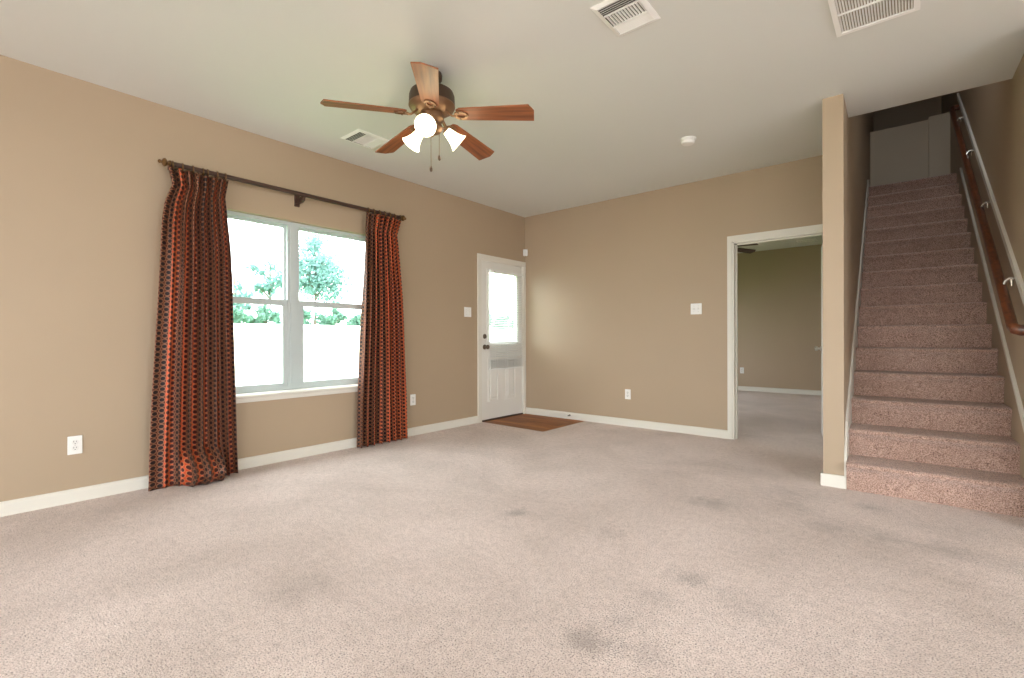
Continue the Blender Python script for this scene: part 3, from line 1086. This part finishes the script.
def curtain(name, label, left, right, folds, seed, puddle):
    rnd = random.Random(seed)
    ph = [rnd.uniform(-0.5, 0.5) for _ in range(folds * 2 + 4)]
    NU, NV = folds * 20, 110
    ZT, ZB = 2.268, 0.006
    bm = bmesh.new()
    uvl = bm.loops.layers.uv.new('UVMap')
    grid = []
    for j in range(NV + 1):
        tz = j / NV
        z = ZT + (ZB - ZT) * tz
        yl, yr = interp(left, z), interp(right, z)
        row = []
        for i in range(NU + 1):
            t = i / NU
            # fold phase drifts slowly with height
            drift = 0.16 * math.sin(3.0 * t * PI + seed) * math.sin(tz * 2.2) + 0.05 * noise.noise((t * 6, tz * 3, seed))
            a_ = (t * folds + drift) * 2 * PI
            k = int(t * folds)
            amp0 = 0.030 + 0.012 * min(1, tz * 2.2)
            if puddle:
                flat = min(1.0, max(0.0, (0.36 - t) / 0.16)) * min(1.0, tz * 3.0)
                amp0 *= 1.0 - 0.80 * flat
            amp = amp0 * (0.85 + 0.5 * ph[k % len(ph)] * (1 - abs(2 * (t * folds - k) - 1)))
            pinch = 1.0 - 0.35 * math.exp(-((z - 2.12) / 0.05) ** 2)
            wave = math.sin(a_) + 0.22 * math.sin(2 * a_ + 0.8 + tz)
            x = 0.118 + amp * pinch * wave
            y = yl + (yr - yl) * t + 0.014 * math.cos(a_) * min(1, tz * 3)
            zz = z
            if puddle:
                # the surplus length of the inner half lies bunched on the carpet
                d = max(0.0, 0.25 - z) / 0.25
                g_ = min(1.0, max(0.0, (t - 0.33) / 0.10)) * min(1.0, max(0.0, (0.90 - t) / 0.20))
                g_ = g_ * g_ * (3 - 2 * g_)
                x = x * (1 - 0.55 * g_ * d) + 0.118 * 0.55 * g_ * d
                x += 0.20 * g_ * math.sin(PI * 0.80 * d ** 1.2)
                y += 0.02 * g_ * d * math.sin(t * 9)
                x += 0.012 * d * (1 - g_)
            else:
                d = max(0.0, 0.10 - z) / 0.10
                zz = z + 0.010 * d * (0.5 + 0.5 * math.sin(a_ * 1.0 + 1.0))
            if zz < 0.006:
                zz = 0.006
            x = max(0.068, x)
            row.append((bm.verts.new((x, y, zz)), t, 2.3 * tz))
        grid.append(row)
    mid, acc, us_ = grid[NV // 2], 0.0, [0.0]
    for i in range(NU):
        acc += (mid[i + 1][0].co - mid[i][0].co).length
        us_.append(acc)
    for j in range(NV):
        for i in range(NU):
            q = (grid[j][i], grid[j + 1][i], grid[j + 1][i + 1], grid[j][i + 1])
            f_ = bm.faces.new([v_[0] for v_ in q])
            f_.smooth = True
            for lp, v_ in zip(f_.loops, q):
                lp[uvl].uv = (us_[round(v_[1] * NU)], v_[2])
    # rounded, folded-under hem of the bunched side
    me = bpy.data.meshes.new(name)
    bm.to_mesh(me)
    bm.free()
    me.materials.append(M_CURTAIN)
    root = bpy.data.objects.new(name, me)
    COL.objects.link(root)
    sol = root.modifiers.new('cloth thickness', 'SOLIDIFY')
    sol.thickness = 0.003
    sol.offset = 0
    tag(root, label, 'curtain', 'rust patterned curtains')
    return root


curtain('curtain', 'rust and black ringed curtain puddling on the carpet, beside the outer wall outlet',
        [(2.27, -4.213), (2.15, -4.190), (2.02, -4.238), (1.88, -4.259), (1.32, -4.290), (0.63, -4.328), (0.0, -4.350)],
        [(2.27, -3.824), (2.13, -3.850), (1.735, -3.819), (0.96, -3.800), (0.0, -3.781)], 7, 3, True)
curtain('curtain', 'rust and black ringed curtain hanging clear to the floor, nearer the entry door',
        [(2.27, -2.615), (1.90, -2.634), (1.13, -2.669), (0.467, -2.704), (0.0, -2.716)],
        [(2.28, -2.200), (2.10, -2.262), (1.45, -2.214), (0.41, -2.167), (0.0, -2.156)], 7, 11, False)


def ring(y, label, group):
    r = empty('curtain_ring', (RX, y, RZ - 0.006))
    tag(r, label, 'curtain ring', group)
    MB().torus((0, 0, 0), (0.12, 1, 0.05), 0.0265, 0.0045).build('hoop', M_GOLD, r, True)
    MB().lathe([(0.003, -0.030), (0.004, -0.036), (0.002, -0.040)], n=8).build('eyelet', M_GOLD, r, True)


for ys, lab, grp in (((-4.185, -4.125, -4.060, -3.995, -3.965, -3.900, -3.845), 'small bronze ring on the rod holding up the puddled curtain', 'rings over the puddled curtain'),
                     ((-2.590, -2.530, -2.465, -2.405, -2.345, -2.285, -2.215), 'small bronze ring on the rod holding up the curtain nearer the entry door', 'rings over the curtain nearer the door')):
    for y in ys:
        ring(y, lab, grp)

# ------------------------------------------------------------------ staircase
stairs = empty('staircase', (*ST_O, 0), ST_R)
tag(stairs, 'carpeted straight staircase climbing between two tan walls', 'staircase')
NS = 16
UL, UR = 0.0145, ST_W - 0.0005
for i in range(NS):
    zt, zb_ = RISE * (i + 1), RISE * i
    vn = V_NOSE + RUN * i
    vb = vn + RUN + 0.05 if i < NS - 1 else 6.38
    m = MB()
    nseg = 22
    rings = []
    for k in range(nseg + 1):
        u = UL + (UR - UL) * k / nseg
        wob = 0.007 * noise.noise((u * 4.0, i * 3.1, 0.3)) + 0.004 * noise.noise((u * 11, i * 1.7, 4))
        wz = 0.005 * noise.noise((u * 3.0, i * 2.3, 9))
        e_ = -0.012 if i else 0.0
        prof = [(vn + 0.034, zb_ + e_), (vn + 0.030 + wob * .3, zt - 0.075), (vn + 0.020 + wob, zt - 0.050), (vn + 0.006 + wob, zt - 0.034),
                (vn + wob, zt - 0.022 + wz), (vn + 0.003 + wob, zt - 0.010 + wz), (vn + 0.014 + wob, zt - 0.002 + wz * .6), (vn + 0.035, zt + wz * .3),
                (vn + RUN * 0.7, zt), (vb, zt), (vb, zb_ + e_)]
        rings.append([(u, v_, z_) for v_, z_ in prof])
    m.loft(rings)
    m.build('step', M_STAIRC, stairs, True, angle=60)

# handrail on the right wall
hr = empty('handrail', S(ST_W, 0), ST_R)
tag(hr, 'dark stained wooden handrail on nickel brackets along the stair wall', 'handrail')
RO = 1.150


def railpt(v, du=-0.072, dz=0.0):
    return (du, v, RO + SLOPE * v + dz)


va, vb_ = -0.09, 3.62
path = [railpt(va, 0.0), railpt(va, -0.045), railpt(va + 0.010, -0.064), railpt(va + 0.035)]
path += [railpt(va + 0.035 + (vb_ - va - 0.07) * k / 10) for k in range(1, 11)]
path += [railpt(vb_ - 0.010, -0.064), railpt(vb_, -0.045), railpt(vb_, 0.0)]
MB().tube(path, 0.025, 16, 1.25).build('rail', M_RAIL, hr, True)
for v_ in (0.28, 1.25, 2.24, 3.12):
    x_, y_, z_ = railpt(v_)
    m = MB()
    zr = z_ + 0.062
    m.lathe([(0.027, 0), (0.025, 0.007), (0.012, 0.012)], (0.0, y_, zr), (-1, 0, 0), 18)
    m.tube([(-0.002, y_, zr), (-0.040, y_, zr + 0.002), (-0.058, y_, zr - 0.012), (-0.066, y_, z_ + 0.020)], 0.010, 10)
    m.tube([(-0.030, y_, zr), (-0.028, y_, zr - 0.045)], [0.010, 0.006], 8)
    m.build('bracket', M_CHROME, hr, True)

# ------------------------------------------------------------------ outdoors
g = MB().prism([(-40, -40), (-0.16, -40), (-0.16, 40), (-40, 40)], -0.35, -0.22)
struct(g.build('ground', M_LAWN))
g = MB().prism([(-0.15, -40), (40, -40), (40, YS - .16), (-0.15, YS - .16)], -0.35, -0.22)
struct(g.build('ground_patio', plain('concrete', (0.55, 0.53, 0.5), 0.9)))

FX = -8.0
fe = empty('privacy_fence', (FX, 0, -0.22))
tag(fe, 'tall white vinyl privacy fence behind the house', 'fence')
FT = 1.42 + 0.22
for k in range(-4, 9):
    y = k * 1.9
    p = MB().box(-0.065, 0.065, y - 0.065, y + 0.065, 0, FT + 0.03, 0.006)
    p.loft([[(-0.075, y - 0.075, FT + .03), (0.075, y - 0.075, FT + .03), (0.075, y + 0.075, FT + .03), (-0.075, y + 0.075, FT + .03)],
            [(-0.004, y - 0.004, FT + .065), (0.004, y - 0.004, FT + .065), (0.004, y + 0.004, FT + .065), (-0.004, y + 0.004, FT + .065)]])
    p.build('post', M_FENCE, fe)
    if k < 8:
        p = MB()
        p.box(-0.045, 0.045, y + .065, y + 1.835, FT - 0.14, FT, 0.004)
        p.box(-0.045, 0.045, y + .065, y + 1.835, 0.05, 0.19, 0.004)
        for q in range(12):
            yy = y + 0.065 + 1.77 * q / 12
            p.box(-0.018, 0.018, yy + .002, yy + 0.1455, 0.19, FT - 0.14, 0.004, 1)
        p.build('panel', M_FENCE, fe)


def tree(name, label, loc, height, crown_r, crown_z, nleaf, lsize, mat, seed, group, cat='tree', squash=1.0, clumps=26):
    rnd = random.Random(seed)
    t = empty(name, loc)
    tag(t, label, cat, group)
    m = MB()
    m.tube([(0, 0, -0.02), (0.03, 0.02, height * 0.3), (0.0, 0.05, height * 0.6), (0.02, 0, height * 0.9)], [0.13, 0.10, 0.07, 0.02], 10)
    cl = []
    for k_ in range(clumps):
        d = Vector((rnd.gauss(0, 1), rnd.gauss(0, 1), rnd.gauss(0, 1))).normalized() * (rnd.random() ** 0.45) * crown_r * 0.86
        d.z *= squash
        c_ = Vector((0, 0, crown_z)) + d
        cl.append((c_, rnd.uniform(0.22, 0.42) * crown_r * 0.75))
        if k_ % 2 == 0:
            m.tube([(0.01, 0.03, min(height * 0.85, max(height * .25, c_.z - crown_r * 0.5))), (c_.x * 0.5, c_.y * 0.5, c_.z - 0.15), c_], [0.045, 0.028, 0.010], 6)
    m.build('trunk', M_BARK, t, True)
    lf = bmesh.new()
    for _ in range(nleaf):
        c_, r_ = cl[rnd.randrange(len(cl))]
        p = c_ + Vector((rnd.gauss(0, .55), rnd.gauss(0, .55), rnd.gauss(0, .5))) * r_
        a_ = Vector((rnd.gauss(0, 1), rnd.gauss(0, 1), rnd.gauss(0, 1))).normalized()
        b__ = a_.orthogonal().normalized()
        s_ = lsize * rnd.uniform(0.6, 1.3)
        vs = [lf.verts.new(p + a_ * s_), lf.verts.new(p + b__ * s_ * 0.45 + a_ * s_ * .15), lf.verts.new(p - a_ * s_ * 0.9), lf.verts.new(p - b__ * s_ * 0.45 + a_ * s_ * .15)]
        lf.faces.new(vs)
    me = bpy.data.meshes.new('crown')
    lf.to_mesh(me)
    lf.free()
    me.materials.append(mat)
    o_ = bpy.data.objects.new('crown', me)
    COL.objects.link(o_)
    o_.parent = t
    return t


GZ = -0.22
tree('broadleaf_tree', 'pale broadleaf tree beyond the fence, full round crown in the window pane nearer the door', (-14, 4.25, GZ), 5.3, 1.5, 3.85, 4300, 0.085, M_LEAF, 1, 'trees beyond the fence', squash=1.05, clumps=40)
tree('broadleaf_tree', 'thin airy tree beyond the fence, beside the window mullion', (-16.5, 3.6, GZ), 5.4, 0.85, 4.1, 800, 0.10, M_LEAF, 2, 'trees beyond the fence', squash=1.4, clumps=14)
tree('broadleaf_tree', 'thin airy tree beyond the fence, next to the puddled curtain', (-13.5, 1.15, GZ), 4.0, 0.75, 2.75, 550, 0.10, M_LEAF, 3, 'trees beyond the fence', squash=1.1, clumps=12)
bush_l = ['leafy shrub over the fence top, next to the puddled curtain', 'leafy shrub over the fence top, second from the puddled curtain', 'leafy shrub over the fence top, under the thin airy tree by the mullion',
          'leafy shrub over the fence top, under the full round crown', 'leafy shrub over the fence top, right of the full round crown', 'low leafy shrub over the fence top, next to the curtain nearer the door']
for i_, (y, h_) in enumerate(((0.65, 2.0), (1.8, 2.05), (2.85, 2.1), (4.15, 2.2), (5.35, 2.05), (6.8, 1.75))):
    tree('leafy_shrub', bush_l[i_], (-12.5, y, GZ), h_ * 0.9, 0.58, h_ - 0.26, 2000, 0.085, M_LEAF2, 20 + i_, 'shrubs over the fence top', 'shrub', 1.0, 18)
for i_, (y, h_) in enumerate(((12.3, 2.6), (13.75, 2.5), (15.2, 2.7))):
    tree('leafy_shrub', ['shrub beyond the fence, seen at the knob side of the door glass', 'shrub beyond the fence, seen in the middle of the door glass', 'shrub beyond the fence, seen at the hinge side of the door glass'][i_],
         (-12.5, y, GZ), h_ * 0.8, 0.62, h_ - 0.5, 1500, 0.10, M_LEAF2, 40 + i_, 'shrubs over the fence top', 'shrub', 1.0, 18)
